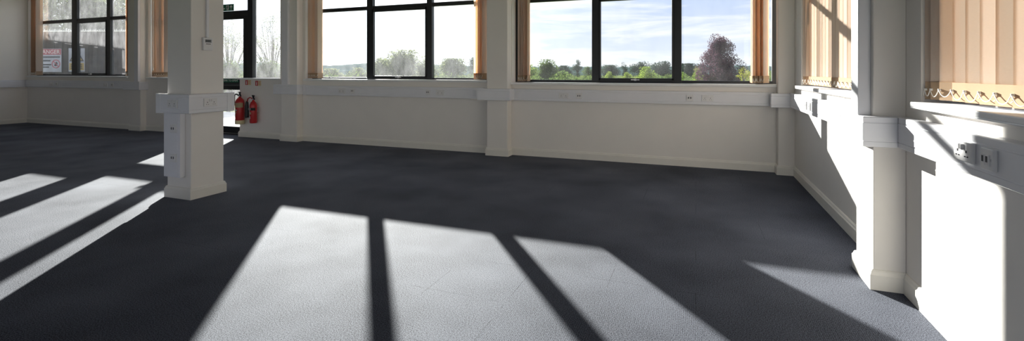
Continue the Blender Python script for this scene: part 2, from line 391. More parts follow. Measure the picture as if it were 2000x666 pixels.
lf = struct(link('door_leaf', rel(d, (-8.64, -8.50, FY, FY + .05, .03, 2.44), (-9.74, -9.56, FY, FY + .05, .03, 2.44), (-9.56, -8.64, FY, FY + .05, .03, .165),
        (-9.56, -8.64, FY, FY + .05, .93, 1.16), (-9.56, -8.64, FY, FY + .05, 2.385, 2.44)), 'black', d, bevel=.003))
for za, zz, g in ((.165, .93, 'glass_dusty'), (1.16, 2.385, 'glass_dusty')): struct(link('pane', rel(d, (-9.56, -8.64, FY + .022, FY + .028, za, zz)), g, d))
struct(link('transom_pane', rel(d, (-9.74, -8.50, FY + .028, FY + .034, 2.555, 3.20)), 'glass_dusty', d))
bar = bmesh.new(); tube(bar, [(-.56, -.06, 1.03), (.40, -.06, 1.03)], .016, 10)
for x in (-.5, .38): box(bar, x - .02, x + .02, -.065, .0, 1.0, 1.06)
struct(link('push_bar', bar, 'rubber', d))

# right wall windows behind the closed blinds
def window_right(nm, y0, y1, zb, sill_y, muls):
    w = struct(empty(nm, (XR + .17, (y0 + y1) / 2, zb)))
    x = XR + .17
    bars = [(x, x + .06, y0, y1, zb - .05, zb), (x, x + .06, y0, y1, 3.20, 3.26), (x, x + .06, y0, y0 + .06, zb, 3.25), (x, x + .06, y1 - .06, y1, zb, 3.25), (x, x + .06, y0, y1, 2.40, 2.46)]
    for m in muls: bars.append((x, x + .07, m - .05, m + .05, zb, 3.25))
    struct(link('frame', rel(w, *bars), 'black', w, bevel=.004))
    struct(link('pane', rel(w, (x + .028, x + .034, y0 + .06, y1 - .06, zb, 3.20)), 'glass_hazy', w))
    struct(link('sill', rel(w, (XR - .055, x + .005, sill_y[0], sill_y[1], 1.105, 1.135), (XR - .055, XR - .03, sill_y[0], sill_y[1], 1.099, 1.11)), 'sill', w, bevel=.006))
window_right('window_6', 3.92, 6.45, 1.165, (3.79, 6.51), (4.75, 5.6))
window_right('window_7', -.40, 3.26, 1.165, (-.44, 3.245), (.8, 2.05))

# ------------------------------------------------------------------ vertical blinds
def vane_mesh(h, hem=.095, w=.135):
    bm = bmesh.new(); n = 6; rows = []
    for z in (0, h):
        rows.append([bm.verts.new((-w / 2 + w * i / n, .0006 * (1 - (2 * i / n - 1) ** 2) , z)) for i in range(n + 1)])
    for i in range(n): bm.faces.new((rows[0][i], rows[0][i + 1], rows[1][i + 1], rows[1][i]))
    bmesh.ops.solidify(bm, geom=bm.faces[:], thickness=.0012)
    me = bpy.data.meshes.new('vane'); bm.to_mesh(me); bm.free(); me.materials.append(M['vane'])
    bm = bx((-w / 2 + .002, w / 2 - .002, -.003, .009, .002, hem)); hm = bpy.data.meshes.new('hem_pocket'); bm.to_mesh(hm); bm.free(); hm.materials.append(M['hem'])
    for p in me.polygons: p.use_smooth = True
    return me, hm
def blind(label, group, loc, rz, positions, angles, z0, z1=3.20, chain_side=-1, cord=None, rail=None):
    """positions along local X, angles about Z in degrees; chains swag between vane bottoms on both edges"""
    root = tag(empty('vertical_blind', (loc[0], loc[1], z0), rz), label, 'blind', group)
    me, hm = vane_mesh(z1 - z0)
    a, b = (min(positions) - .08, max(positions) + .08) if rail is None else rail
    link('head_rail', bx((a, b, -.02, .02, z1 - z0 + .01, z1 - z0 + .05)), 'sill', root, bevel=.003)
    ends = []
    for p, an in zip(positions, angles):
        v = bpy.data.objects.new('vane', me); C.objects.link(v); v.parent = root; v.location = (p, 0, 0); v.rotation_euler = (0, 0, R(an))
        h = bpy.data.objects.new('hem_pocket', hm); C.objects.link(h); h.parent = v
        m = Matrix.Rotation(R(an), 3, 'Z')
        ends.append(((Vector((p, 0, 0)) + m @ Vector((-.058, 0, 0))), (Vector((p, 0, 0)) + m @ Vector((.058, 0, 0)))))
    for side in (0, 1):
        bm = bmesh.new()
        for i in range(len(ends) - 1):
            A, B = ends[i][side], ends[i + 1][side]; A = A + Vector((0, -.012, .055)); B = B + Vector((0, -.012, .055))
            sag = max(.03, .05 - .1 * abs((B - A).length - .1)) * random.uniform(.8, 1.25)
            pts = []
            for k in range(9):
                t = k / 8; q = A.lerp(B, t); q.z -= sag * 4 * t * (1 - t) * .8; pts.append(q)
            tube(bm, pts, .0022, 5)
        if side == 0:
            for e in ends:
                q = e[side]; box(bm, q.x - .003, q.x + .003, q.y - .014, q.y + .002, .048, .060)
        link('bead_chain', bm, 'chain', root, smooth=True)
    if cord:
        bm = bmesh.new(); tube(bm, [(cord, -.075, .22), (cord + .004, -.075, 1.0), (cord, -.06, z1 - z0)], .0025, 6)
        tube(bm, [(cord + .015, -.075, .22), (cord + .02, -.075, 1.0), (cord + .01, -.06, z1 - z0)], .0022, 6)
        c = link('pull_cord', bm, 'chain', root)
        bm = bmesh.new(); lathe(bm, [(.004, 0), (.013, .01), (.015, .035), (.006, .09)], 12, Matrix.Translation((cord + .006, -.075, .13))); link('cord_weight', bm, 'chain', c, smooth=True)
    return root
random.seed(5)
def stack(n, x0, dx, a0, da): return [x0 + dx * i for i in range(n)], [a0 + random.uniform(-da, da) for i in range(n)]
BY = 7.085; G = 'open vertical blinds drawn to the sides of the back windows'
p, a = stack(7, 0, .026, 72, 5); p.append(.21); a.append(60)
blind('drawn beige blind stack at the left edge of the window facing the danger sign', G, (-15.86, BY), 0, p, a, 1.215)
p, a = stack(6, 0, .012, 84, 3)
blind('thin edge-on blind stack at the right edge of the window facing the danger sign', G, (-12.10, BY), 0, p, a, 1.215)
p, a = stack(5, 0, .040, 52, 8); p.append(.205); a.append(88)
blind('orange blind stack at the left edge of the middle window, right of the extinguishers', G, (-6.775, BY), 0, p, a, 1.18)
p, a = stack(5, 0, .036, 52, 8)
blind('orange blind stack at the right edge of the middle window, left of the pillar', G, (-3.325, BY), 0, p, a, 1.18)
p, a = stack(5, 0, .021, 52, 8); p.append(.122); a.append(90)
blind('orange blind stack just right of the pillar, at the left edge of the corner window', G, (-2.562, BY), 0, p, a, 1.15)
p, a = stack(6, 0, .026, 55, 9); p = [-.04] + p; a = [97] + a
blind('orange blind stack beside the purple tree, at the right edge of the corner window', G, (.735, BY), 0, p, a, 1.15)
# closed ones
n = 6; p = [i * .078 for i in range(n)]; a = [random.uniform(14, 26) for i in range(n)]
blind('pinkish closed blind with pull cord, left of the standing column', 'closed vertical blinds', (-11.22, BY), 0, p, a, 1.19, cord=.05)
p, a = [], []
y = 6.39
for i in range(19):
    p.append(6.39 - y); a.append(5 if i > 2 else (60, 40, 15)[i]); y -= .065 if i < 3 else .124
blind('closed sunlit beige blind in the right wall between the corner and the nearest pier', 'closed vertical blinds', (1.225, 6.39), R(-90), p, a, 1.15)
p, a = [], []
y = 3.255
for i in range(31):
    p.append(3.255 - y); a.append(random.uniform(12, 13.5) if i > 3 else (72, 60, 45, 28)[i]); y -= (.045, .052, .07, .10)[i] if i < 4 else .124
blind('closed beige blind above the right wall sockets, nearest the viewer, with white bead chain', 'closed vertical blinds', (1.225, 3.255), R(-90), p, a, 1.15)

# ------------------------------------------------------------------ dado trunking
def tprof(z, h=.178, d=.062):
    return [(.001, z), (d - .006, z), (d, z + .004), (d, z + .030), (d - .003, z + .032), (d - .003, z + .036), (d + .001, z + .038), (d + .001, z + h - .038), (d - .003, z + h - .036), (d - .003, z + h - .032),
            (d, z + h - .030), (d, z + h - .004), (d - .006, z + h), (.001, z + h)]
def trunk(label, path, z, closed=False, d=.062, h=.178, joints=()):
    o = tag(link('cable_trunking', sweep(path, tprof(z, h, d), closed), 'pvc'), label, 'trunking', 'dado cable trunking')
    for pa in joints:
        link('joint_cover', sweep(pa, [(.002, z - .003), (d + .004, z - .003), (d + .004, z + h + .003), (.002, z + h + .003)]), 'pvc', o, bevel=.002)
    return o
Z1, Z2, Z3 = .910, .872, .855
trunk('short white trunking along the left wall', [(XL, 2.0), (XL, 6.45), (XL + .07, 6.45), (XL + .07, YB - .07)], Z1)
trunk('white trunking under the window that faces the danger sign', [(XL + .07, YB), (P1[0] - .10, YB)], Z1)
trunk('white trunking wrapped round the pillar left of the standing column', [(P1[0] - .07, YB), (P1[0] - .07, P1[2]), (P1[1], P1[2]), (P1[1], YB)], Z1 - .01, d=.066)
trunk('white trunking wrapped round the pillar right of the fire extinguishers', [(P2[0] - .06, YB), (P2[0] - .06, P2[2]), (P2[1], P2[2]), (P2[1], YB)], Z2 + .008, d=.066)
trunk('long white trunking under the middle window', [(P2[1] + .05, YB), (P3[0] - .12, YB)], Z2 - .006, joints=([(P2[1] + .07, YB), (P2[1] + .14, YB)],))
trunk('white trunking wrapped round the pillar between the two big windows', [(P3[0] - .07, YB), (P3[0] - .07, P3[2]), (P3[1], P3[2]), (P3[1], YB)], Z3 + .005, d=.066)
trunk('long white trunking under the corner window with the purple tree', [(P3[1] + .06, YB), (P4[0] - .05, YB)], Z3)
trunk('short white trunking on the pilaster in the sunlit corner', [(P4[0] - .02, P4[2] + .04), (P4[0] - .02, P4[2]), (XR - .062, P4[2])], Z3 - .006, d=.066)
trunk('sunlit white trunking on the right wall between the corner and the nearest pier', [(XR, P4[2] - .066), (XR, PY1 + .1)], Z3)
trunk('white trunking wrapped round the nearest pier on the right wall', [(XR - .02, PY1 + .1), (XR - .02, PY1), (PX, PY1), (PX, PY0), (XR - .064, PY0)], Z3 + .002, d=.070, joints=([(PX, PY1 - .035), (PX, PY1 - .02)],))
trunk('white trunking on the right wall below the nearest blind', [(XR, PY0), (XR, -.8)], Z3 + .003)
tcol = trunk('white trunking collar around the standing column', [(KX0, KY0), (KX1, KY0), (KX1, KY1), (KX0, KY1)], .878, True, d=.066, h=.192)
for q in ((KX0 - .0725, KX0 - .001, KY0 - .07, KY0 - .02, .874, 1.074), (KX1 + .001, KX1 + .0715, KY1 - .01, KY1 + .075, .874, 1.074)): link('joint_cover', bx(q), 'pvc', tcol, bevel=.003)
def vbox(label, b, group='vertical cable trunking'):
    return tag(link('cable_trunking', bx(b), 'pvc', bevel=.004), label, 'trunking', group)
vt = vbox('vertical white trunking with two sockets running down the standing column', (-5.112, -4.868, KY0 - .055, KY0, .225, .878))
link('cover_lid', bx((-5.085, -4.895, KY0 - .059, KY0 - .05, .235, .872)), 'pvc', vt, bevel=.003)
vbox('vertical white trunking rising up the nearest pier on the right wall', (PX - .068, PX, PY0 + .035, PY0 + .165, 1.035, ZC))
vbox('vertical white trunking rising up the pillar right of the glazed door', (P2[0] + .06, P2[0] + .21, P2[2] - .05, P2[2], 1.058, ZC))
vbox('vertical white trunking rising up the pillar left of the standing column', (P1[0] + .22, P1[0] + .35, P1[2] - .05, P1[2], 1.08, ZC))

# ------------------------------------------------------------------ sockets (face -Y in local space)
def holes(bm, x, z, s=1):
    box(bm, x - .003 * s, x + .003 * s, -.0116, -.008, z + .006, z + .017)
    box(bm, x - .014 * s, x - .007 * s, -.0116, -.008, z - .012, z - .007)
    box(bm, x + .007 * s, x + .014 * s, -.0116, -.008, z - .012, z - .007)
def double(label, loc, rz):
    o = tag(empty('double_socket', loc, rz), label, 'socket', 'double power sockets')
    link('faceplate', bx((-.073, .073, -.010, 0, -.043, .043)), 'plate', o, bevel=.003)
    for x in (-.036, .036):
        bm = bmesh.new(); holes(bm, x, -.010); link('pin_holes', bm, 'hole', o)
    for x in (-.011, .011):
        link('rocker_switch', bx((x - .006, x + .006, -.016, -.009, .008, .032)), 'plate', o, bevel=.002)
    return o
def single(label, loc, rz, z=0):
    o = tag(empty('data_socket', loc, rz), label, 'socket', 'single data sockets')
    link('faceplate', bx((-.043, .043, -.010, 0, -.043, .043)), 'plate', o, bevel=.003)
    for x in (-.014, .014):
        f = link('data_port', bx((x - .0115, x + .0115, -.0135, -.009, -.024, .020)), 'plate', o, bevel=.0015)
        link('shutter', bx((x - .006, x + .006, -.0142, -.012, -.010, .014)), 'hole', f)
    bm = bx((-.034, -.028, -.011, -.008, -.004, .004), (.028, .034, -.011, -.008, -.004, .004)); link('fixing_screw', bm, 'grey_metal', o)
    return o
YS = YB - .0635
double('double power socket on trunking under the danger-sign window, left pair', (-14.80, YS, .998), 0)
single('data socket on trunking under the danger-sign window, left pair', (-14.565, YS, .998), 0)
double('double power socket on trunking under the danger-sign window, right pair', (-12.68, YS, .998), 0)
single('data socket on trunking under the danger-sign window, right pair', (-12.436, YS, .998), 0)
single('data socket on the left wall trunking at the photo edge', (XL + .0635, 6.3, .998), R(90))
double('double power socket under the left pane of the middle window', (-5.938, YS, .957), 0)
single('data socket under the left pane of the middle window', (-5.70, YS, .957), 0)
single('data socket under the mullion of the middle window, right pair', (-4.16, YS, .957), 0)
double('double power socket under the right pane of the middle window', (-3.93, YS, .957), 0)
double('double power socket under the left pane of the corner window', (-1.838, YS, .943), 0)
single('data socket under the left pane of the corner window', (-1.605, YS, .943), 0)
single('data socket below the purple tree in the corner window', (-.077, YS, .943), 0)
double('double power socket below the purple tree in the corner window', (.148, YS, .943), 0)
XS = XR - .0635
single('sunlit data socket on right wall trunking, closest to the corner', (XS, 5.855, .943), R(-90))
single('sunlit data socket on right wall trunking, second from the corner', (XS, 5.68, .943), R(-90))
double('double power socket on right wall trunking just beyond the nearest pier', (XS, 4.50, .943), R(-90))
double('large double power socket on right wall trunking below the nearest blind', (XS, 2.63, .957), R(-90)).scale = (1, 1.7, 1)
single('large data socket with two ports on right wall below the nearest blind', (XS, 2.444, .953), R(-90)).scale = (1, 1.7, 1)
double('double power socket on the front of the column collar', (-4.955, KY0 - .0675, .973), 0)
double('double power socket on the right face of the column collar', (KX1 + .0675, 3.525, .982), R(90))
single('upper data socket on the vertical trunking of the standing column', (-4.955, KY0 - .0595, .722), 0)
single('lower data socket on the vertical trunking of the standing column', (-4.955, KY0 - .0595, .425), 0)

# ------------------------------------------------------------------ thermostat and conduit on the column
th = tag(empty('wall_controller', (KX1, 3.535, 1.59), R(90)), 'small white wall control box with grey display on the column', 'controller')
link('housing', bx((-.052, .052, -.028, 0, -.068, .068)), 'plate', th, bevel=.005)
link('display', bx((-.034, .034, -.0295, -.027, .014, .046)), 'lcd', th)
bm = bmesh.new()
for i in range(4): box(bm, -.030 + i * .014, -.021 + i * .014, -.0302, -.029, .020, .041)
link('display_digits', bm, 'hole', th)
link('button', bx((-.006, .006, -.031, -.027, -.046, -.040)), 'plate', th)
link('printed_line', bx((-.026, .026, -.0290, -.0278, -.004, .003)), 'hole', th)
tag(link('conduit', bx((KX1, KX1 + .022, 3.522, 3.548, 1.658, ZC)), 'pvc', bevel=.003), 'thin white conduit running up the column above the control box', 'conduit')

# ------------------------------------------------------------------ extinguishers and signs by the door
def extinguisher(label, x, r, z0, zsh, foam):
    o = tag(empty('fire_extinguisher', (x, YB - r - .035, z0)), label, 'fire extinguisher', 'fire extinguishers hung beside the glazed door')
    h = zsh - z0
    prof = [(r * .90, 0), (r, .02), (r, h - .04), (r * .93, h - .01), (r * .72, h + .025), (r * .40, h + .05), (r * .30, h + .06), (r * .30, h + .075)]
    bm = bmesh.new(); lathe(bm, prof, 32); link('cylinder_body', bm, 'red', o, smooth=True)
    bm = bmesh.new(); lathe(bm, [(.018, h + .07), (.022, h + .08), (.022, h + .115), (.012, h + .12)], 16); link('valve', bm, 'grey_metal', o, smooth=True)
    bm = bmesh.new()
    for a_, b_ in (((-.035, .01, .165), (.085, -.05, .085)), ((-.03, .01, .085), (.075, -.05, .165))):
        bm = bmesh.new(); d_ = Vector(b_) - Vector(a_)
        box(bm, -d_.length / 2, d_.length / 2, -.013, .013, -.005, .005, Matrix.Translation((Vector(a_) + Vector(b_)) / 2 + Vector((0, 0, h))) @ d_.to_track_quat('X', 'Z').to_matrix().to_4x4())
        bmesh.ops.recalc_face_normals(bm, faces=bm.faces); link('lever', bm, 'rubber', o, bevel=.002)
    # wall bracket touching the wall
    link('bracket', bx((-.02, .02, r - .005, r + .035, h * .55, h * .8)), 'grey_metal', o)
    def band(nm, m, za, zb_, a0, a1, rr):
        bm = bmesh.new(); seg = 24; A = []; B = []
        for i in range(seg + 1):
            t = R(a0 + (a1 - a0) * i / seg); A.append(bm.verts.new((rr * math.cos(t), rr * math.sin(t), za))); B.append(bm.verts.new((rr * math.cos(t), rr * math.sin(t), zb_)))
        for i in range(seg): bm.faces.new((A[i], A[i + 1], B[i + 1], B[i]))
        bmesh.ops.solidify(bm, geom=bm.faces[:], thickness=.001)
        bmesh.ops.recalc_face_normals(bm, faces=bm.faces); return link(nm, bm, m, o)
    if foam:
        lb = band('cream_label', 'cream', h * .70, h * .90, 180, 360, r + .0015); lb['label'] = 'cream label band'
        text('label_lettering', 'FOAM', .055, 'sign_red', o, (-.045, -r - .0035, h * .79), (R(90), 0, R(-24)))
        bm = bmesh.new(); lathe(bm, [(r * .96, -.006), (r + .004, 0), (r + .004, .065), (r + .001, .072)], 32); b_ = link('base_skirt', bm, 'cream', o, smooth=True); b_['label'] = 'cream base ring'
        bm = bmesh.new(); tube(bm, [(0, -.02, h + .10), (-.05, -.05, h + .125), (-.082, -.05, h + .10), (-.092, -.045, h + .04), (-.094, -.04, h - .10)], .013, 10); link('hose', bm, 'rubber', o, smooth=True)
        for k, (za, zb_) in enumerate(((.56, .62), (.46, .52), (.34, .40))): band('printed_panel', 'sign_cream' if k else 'sign_white', h * za, h * zb_, 222 + 6 * k, 282 - 8 * k, r + .0012)
    else:
        lb = band('black_label', 'rubber', h * .66, h * .80, 190, 350, r + .0015); lb['label'] = 'black label band'
        text('label_lettering', 'CO2', .05, 'sign_white', o, (-.018, -r - .0035, h * .73), (R(90), 0, R(-15)))
        band('printed_panel', 'sign_cream', h * .46, h * .58, 225, 285, r + .0012); band('printed_panel', 'sign_white', h * .22, h * .36, 235, 270, r + .0012)
        bm = bmesh.new(); tube(bm, [(0, -.02, h + .10), (-.05, -.03, h + .125), (-.10, -.035, h + .10), (-.128, -.03, h + .03)], .011, 10); link('hose', bm, 'red', o, smooth=True)
        bm = bmesh.new(); lathe(bm, [(.016, .05), (.026, .02), (.030, -.05), (.036, -.24), (.036, -.27)], 18, Matrix.Translation((-.132, -.03, h)))
        link('discharge_horn', bm, 'rubber', o, smooth=True)
    return o
extinguisher('fire extinguisher with cream label and base, nearer the glazed door', -8.385, .082, .275, .735, True)
extinguisher('slimmer fire extinguisher with black label and horn, farther from the glazed door', -8.045, .066, .30, .675, False)
for x, z, lb in ((-8.30, 1.085, 'red and cream fire sign above the cream-labelled extinguisher'), (-8.03, 1.072, 'red and cream fire sign above the black-labelled extinguisher')):
    s = tag(empty('fire_sign', (x, YB, z)), lb, 'sign', 'small extinguisher signs on the wall')
    link('panel', bx((-.075, .075, -.003, 0, -.05, .05)), 'sign_cream', s)
    link('red_field', bx((-.073, -.005, -.0042, -.002, -.048, .048)), 'sign_red', s)
    bm = bmesh.new(); box(bm, -.048, -.030, -.0052, -.004, -.036, .014); box(bm, -.043, -.035, -.0052, -.004, .014, .026); box(bm, -.052, -.026, -.0052, -.004, .026, .031)
    link('extinguisher_symbol', bm, 'sign_white', s)
    bm = bmesh.new()
    for k in range(5): box(bm, .010, .064 - .012 * (k % 2), -.0038, -.002, .032 - k * .016, .036 - k * .016)
    link('printed_line', bm, 'sign_red', s)
# exit sign on the transom glass above the door
s = tag(empty('exit_sign', (-9.10, FY - .022, 2.625)), 'green running-man exit sign with up arrow above the glazed door', 'sign')
link('panel', bx((-.25, .225, -.004, 0, -.07, .07)), 'sign_green', s)
bm = bmesh.new(); poly(bm, [(.150, .052), (.112, .012), (.128, -.002), (.142, .012), (.142, -.052), (.158, -.052), (.158, .012), (.172, -.002), (.188, .012)], -.0055, -.0035); link('arrow', bm, 'sign_white', s)
link('doorway_symbol', bx((.015, .085, -.0052, -.0035, -.052, .052)), 'sign_white', s)
bm = bmesh.new(); lathe(bm, [(.010, -.001), (.010, .001)], 14, Matrix.Translation((.050, -.0058, .036)) @ Matrix.Rotation(R(90), 4, 'X'))
for q in ([(.036, .022), (.060, .024), (.054, -.010), (.038, -.008)], [(.036, .022), (.024, .002), (.030, -.002), (.042, .014)], [(.060, .024), (.078, .008), (.074, .002), (.056, .014)],
          [(.038, -.008), (.046, -.010), (.034, -.030), (.020, -.048), (.014, -.044), (.028, -.026)], [(.046, -.010), (.054, -.010), (.066, -.026), (.062, -.048), (.055, -.046), (.056, -.028)]):
    poly(bm, q, -.0066, -.0050)
link('running_man', bm, 'sign_green', s)
link('text_bar', bx((-.21, -.03, -.0052, -.0035, -.030, -.005)), 'sign_white', s)
# push bar sign on the door rail
s = tag(empty('door_sign', (-9.07, FY - .003, 1.118)), 'green push bar to open sign on the middle rail of the glazed door', 'sign')
link('panel', bx((-.30, .30, -.003, .002, -.038, .038)), 'sign_green', s)
text('sign_lettering', 'PUSH BAR TO OPEN', .062, 'sign_white', s, (0, -.0040, 0), (R(90), 0, 0))

# ------------------------------------------------------------------ outdoors
def far(px, t):                               # a spot on the ground along a sight line t metres out
    x = (px - 1000) / 935; c, q = math.cos(R(21)), math.sin(R(21)); return Vector(((c * x - q) * t, (q * x + c) * t))
struct(link('ground', bx((-420, 260, WT + .02, 460, -.75, -.5), (XR + .5, 260, -200, WT + .02, -.75, -.5), (-420, XL - .5, -200, WT + .02, -.75, -.5), (-420, 260, -460, -200, -.75, -.5), (XL - .5, XR + .5, -200, YF - .5, -.75, -.5)), 'land'))
struct(link('path', bx((-15.0, -6.6, WT, 11.4, -.5, -.03)), 'paving'))
# hills on the skyline
random.seed(3)
bm = bmesh.new(); prev = None
def hz(px):
    pts = [(300, 118), (560, 124), (640, 127), (700, 124), (760, 120), (860, 126), (960, 128), (1050, 130), (1150, 130), (1250, 129), (1320, 127), (1420, 126), (1500, 128), (1700, 128)]
    for (a, ya), (b, yb) in zip(pts, pts[1:]):
        if a <= px <= b: return ya + (yb - ya) * (px - a) / (b - a)
    return 128
for px in range(300, 1700, 8):
    a = far(px, 230); b = far(px, 330); zt = 1.3 + (140 - hz(px)) / 935 * 300 + random.uniform(-.5, .5)
    cur = [bm.verts.new((a.x, a.y, -.6)), bm.verts.new((b.x * .93, b.y * .93, zt * .75)), bm.verts.new((b.x, b.y, zt)), bm.verts.new((b.x * 1.2, b.y * 1.2, -.6))]
    if prev:
        for i in range(3): bm.faces.new((prev[i], cur[i], cur[i + 1], prev[i + 1]))
    prev = cur
bmesh.ops.recalc_face_normals(bm, faces=bm.faces)
struct(link('hills', bm, 'hill', smooth=True))

def tree_meshes(seed, h, w, n, ls, lean=0, blobs=26, base=.18, bare=False, small=1):
    """unit-scaled crown and trunk for a tree h tall and w wide"""
    rnd = random.Random(seed); bm = bmesh.new(); cs = []
    for i in range(blobs):
        while True:
            q = Vector((rnd.uniform(-1, 1), rnd.uniform(-1, 1), rnd.uniform(-1, 1)))
            if q.length < 1: break
        k = 1 - .5 * max(0, q.z)
        cs.append((Vector((q.x * w * .40 * k, q.y * w * .40 * k, h * (base + (1 - base) * (.5 + .42 * q.z)))), rnd.uniform(.12, .28) * w * small * (.8 if bare else 1)))
    for i in range(n):
        c, r = rnd.choice(cs)
        while True:
            q = Vector((rnd.uniform(-1, 1), rnd.uniform(-1, 1), rnd.uniform(-1, 1)))
            if .2 < q.length < 1: break
        p = c + q * r
        if p.z > h: p.z = h - rnd.random() * .1 * h
        s = ls * rnd.uniform(.6, 1.3); a = Vector((rnd.gauss(0, 1), rnd.gauss(0, 1), rnd.gauss(0, 1))).normalized(); b = a.orthogonal().normalized()
        b = Matrix.Rotation(rnd.uniform(0, 6.28), 3, a) @ b; c2 = a.cross(b)
        bm.faces.new([bm.verts.new(p - b * s), bm.verts.new(p + c2 * s * .55), bm.verts.new(p + b * s), bm.verts.new(p - c2 * s * .55)])
    me = bpy.data.meshes.new('crown'); bm.to_mesh(me); bm.free()
    bm = bmesh.new(); tr = .035 * h ** .8 * (.5 if bare else 1)
    fork = Vector((lean * h * .3, 0, h * (.35 if bare else .45)))
    tube(bm, [(0, 0, -.3), (lean * h * .12, 0, h * .2), fork, fork + Vector((lean * h * .15, .02 * h, h * .28))], [tr, tr * .85, tr * .7, tr * .25], 8)
    for c, r in cs[:14 if not bare else 26]:
        s = fork * rnd.uniform(.55, 1.0); m = s.lerp(c, .55) + Vector((0, 0, .04 * h))
        tube(bm, [s, m, c], [tr * .4, tr * .25, tr * .08], 5)
        if bare:
            for k in range(3):
                e = c + Vector((rnd.uniform(-1, 1), rnd.uniform(-1, 1), rnd.uniform(-.2, 1))) * r; tube(bm, [m.lerp(c, .4 + .2 * k), e], [tr * .12, tr * .03], 4)
    tm = bpy.data.meshes.new('trunk'); bm.to_mesh(tm); bm.free(); tm.materials.append(M['bark'])
    return me, tm
def tree(name, label, cat, group, px, ytop, wpx, t, leaf, seed, n=6000, ls=None, gz=-.5, **kw):
    h = 1.3 + (140 - ytop) / 935 * t - gz; w = wpx / 935 * t
    me, tm = tree_meshes(seed, h, w, n, ls or .024 * w, **kw); me.materials.append(M[leaf])
    p = far(px, t); o = tag(empty(name, (p.x, p.y, gz), seed), label, cat, group)
    for nm, q in (('crown', me), ('trunk', tm)):
        c = bpy.data.objects.new(nm, q); C.objects.link(c); c.parent = o
    return o
tree('purple_tree', 'dark purple-leaved tree outside the right pane of the corner window', 'tree', None, 1403, 66, 92, 27, 'leaf_purple', 11, 24000, .042, blobs=60, base=.05, small=.7)
GT = 'trees beyond the windows'
T = [
 # px, ytop, width, distance, leaf, label
 (1070, 116, 62, 62, 'leaf_green', 'rounded green tree beyond the left pane of the corner window'),
 (1030, 126, 50, 70, 'leaf_bright', 'pale green tree right of the orange blind stack by the pillar'),
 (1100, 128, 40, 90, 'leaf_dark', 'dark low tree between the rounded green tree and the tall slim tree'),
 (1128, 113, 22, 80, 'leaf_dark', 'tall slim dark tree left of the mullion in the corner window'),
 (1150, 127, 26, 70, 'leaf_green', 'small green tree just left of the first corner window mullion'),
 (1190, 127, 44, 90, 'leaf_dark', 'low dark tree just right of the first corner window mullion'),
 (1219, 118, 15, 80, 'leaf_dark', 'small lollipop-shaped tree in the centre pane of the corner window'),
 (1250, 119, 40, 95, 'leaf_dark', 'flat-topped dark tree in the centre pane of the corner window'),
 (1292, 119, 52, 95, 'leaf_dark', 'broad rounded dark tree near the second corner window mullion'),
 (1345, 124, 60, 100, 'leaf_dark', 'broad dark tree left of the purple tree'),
 (1362, 128, 26, 50, 'leaf_bright', 'light green shrub against the left side of the purple tree'),
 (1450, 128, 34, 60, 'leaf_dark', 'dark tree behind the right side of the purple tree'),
 (1452, 124, 30, 34, 'leaf_yellow', 'yellow-green bush at the right side of the purple tree'),
 (1482, 126, 26, 40, 'leaf_yellow', 'yellow-green bush behind the blind by the purple tree'),
 (1262, 130, 46, 44, 'leaf_bright', 'bright green bush in the centre pane of the corner window'),
 (1222, 136, 30, 44, 'leaf_bright', 'small bright bush below the lollipop-shaped tree'),
 (1190, 138, 34, 44, 'leaf_bright', 'low bright bush right of the first corner window mullion'),
 (1305, 142, 30, 44, 'leaf_green', 'low green bush left of the second corner window mullion'),
 (790, 98, 96, 60, 'leaf_pale', 'tallest pale tree in the centre pane of the middle window'),
 (748, 112, 56, 62, 'leaf_pale', 'pale tree right of the left mullion in the middle window'),
 (830, 112, 50, 62, 'leaf_pale', 'pale tree at the right mullion of the middle window'),
 (885, 114, 74, 60, 'leaf_pale', 'pale green tree in the right pane of the middle window'),
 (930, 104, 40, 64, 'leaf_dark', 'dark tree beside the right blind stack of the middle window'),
 (650, 134, 60, 60, 'leaf_pale', 'low pale bush in the left pane of the middle window'),
 (700, 132, 50, 60, 'leaf_pale', 'low pale bush left of the left mullion in the middle window'),
]
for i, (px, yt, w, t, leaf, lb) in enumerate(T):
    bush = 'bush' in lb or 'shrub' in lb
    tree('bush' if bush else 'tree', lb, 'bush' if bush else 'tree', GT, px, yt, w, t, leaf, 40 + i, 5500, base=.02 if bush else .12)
# undergrowth below the skyline trees
rnd = random.Random(9)
bm = bmesh.new()
for i in range(22000):
    px = rnd.uniform(560, 1560); t = rnd.uniform(48, 75); p = far(px, t); z = rnd.uniform(-.5, .55 + .5 * math.sin(px * .03) + .4 * math.sin(px * .11))
    s = rnd.uniform(.07, .17); a = Vector((rnd.gauss(0, 1), rnd.gauss(0, 1), rnd.gauss(0, 1))).normalized(); b = a.orthogonal().normalized(); c2 = a.cross(b); q = Vector((p.x, p.y, z))
    bm.faces.new([bm.verts.new(q - b * s), bm.verts.new(q + c2 * s * .6), bm.verts.new(q + b * s), bm.verts.new(q - c2 * s * .6)])
tag(link('undergrowth', bm, 'leaf_green'), 'low green scrub below the trees on the skyline', 'scrub', kind='stuff')
# trees by the glazed door
GD = 'thin trees outside the glazed door'
tree('bare_tree', 'thin sparse tree seen through the glazed door', 'tree', GD, 452, 14, 120, 22, 'leaf_pale', 101, 4500, .026, base=.12, bare=True, lean=-.1, blobs=30)
tree('bare_tree', 'thin sparse tree seen through the side pane right of the door', 'tree', GD, 528, 10, 120, 22, 'leaf_pale', 102, 4500, .026, base=.12, bare=True, lean=.1, blobs=30)
tree('bush', 'green bush low behind the glazed door', 'bush', GD, 446, 108, 70, 20, 'leaf_green', 103, 9000, .04, base=.0)
tree('bush', 'green bush low behind the side pane right of the door', 'bush', GD, 520, 104, 80, 20, 'leaf_green', 104, 9000, .04, base=.0)
tree('bush', 'grey-green bush low between the door and the pillar right of it', 'bush', GD, 560, 118, 60, 22, 'leaf_pale', 105, 6000, .04, base=.0)
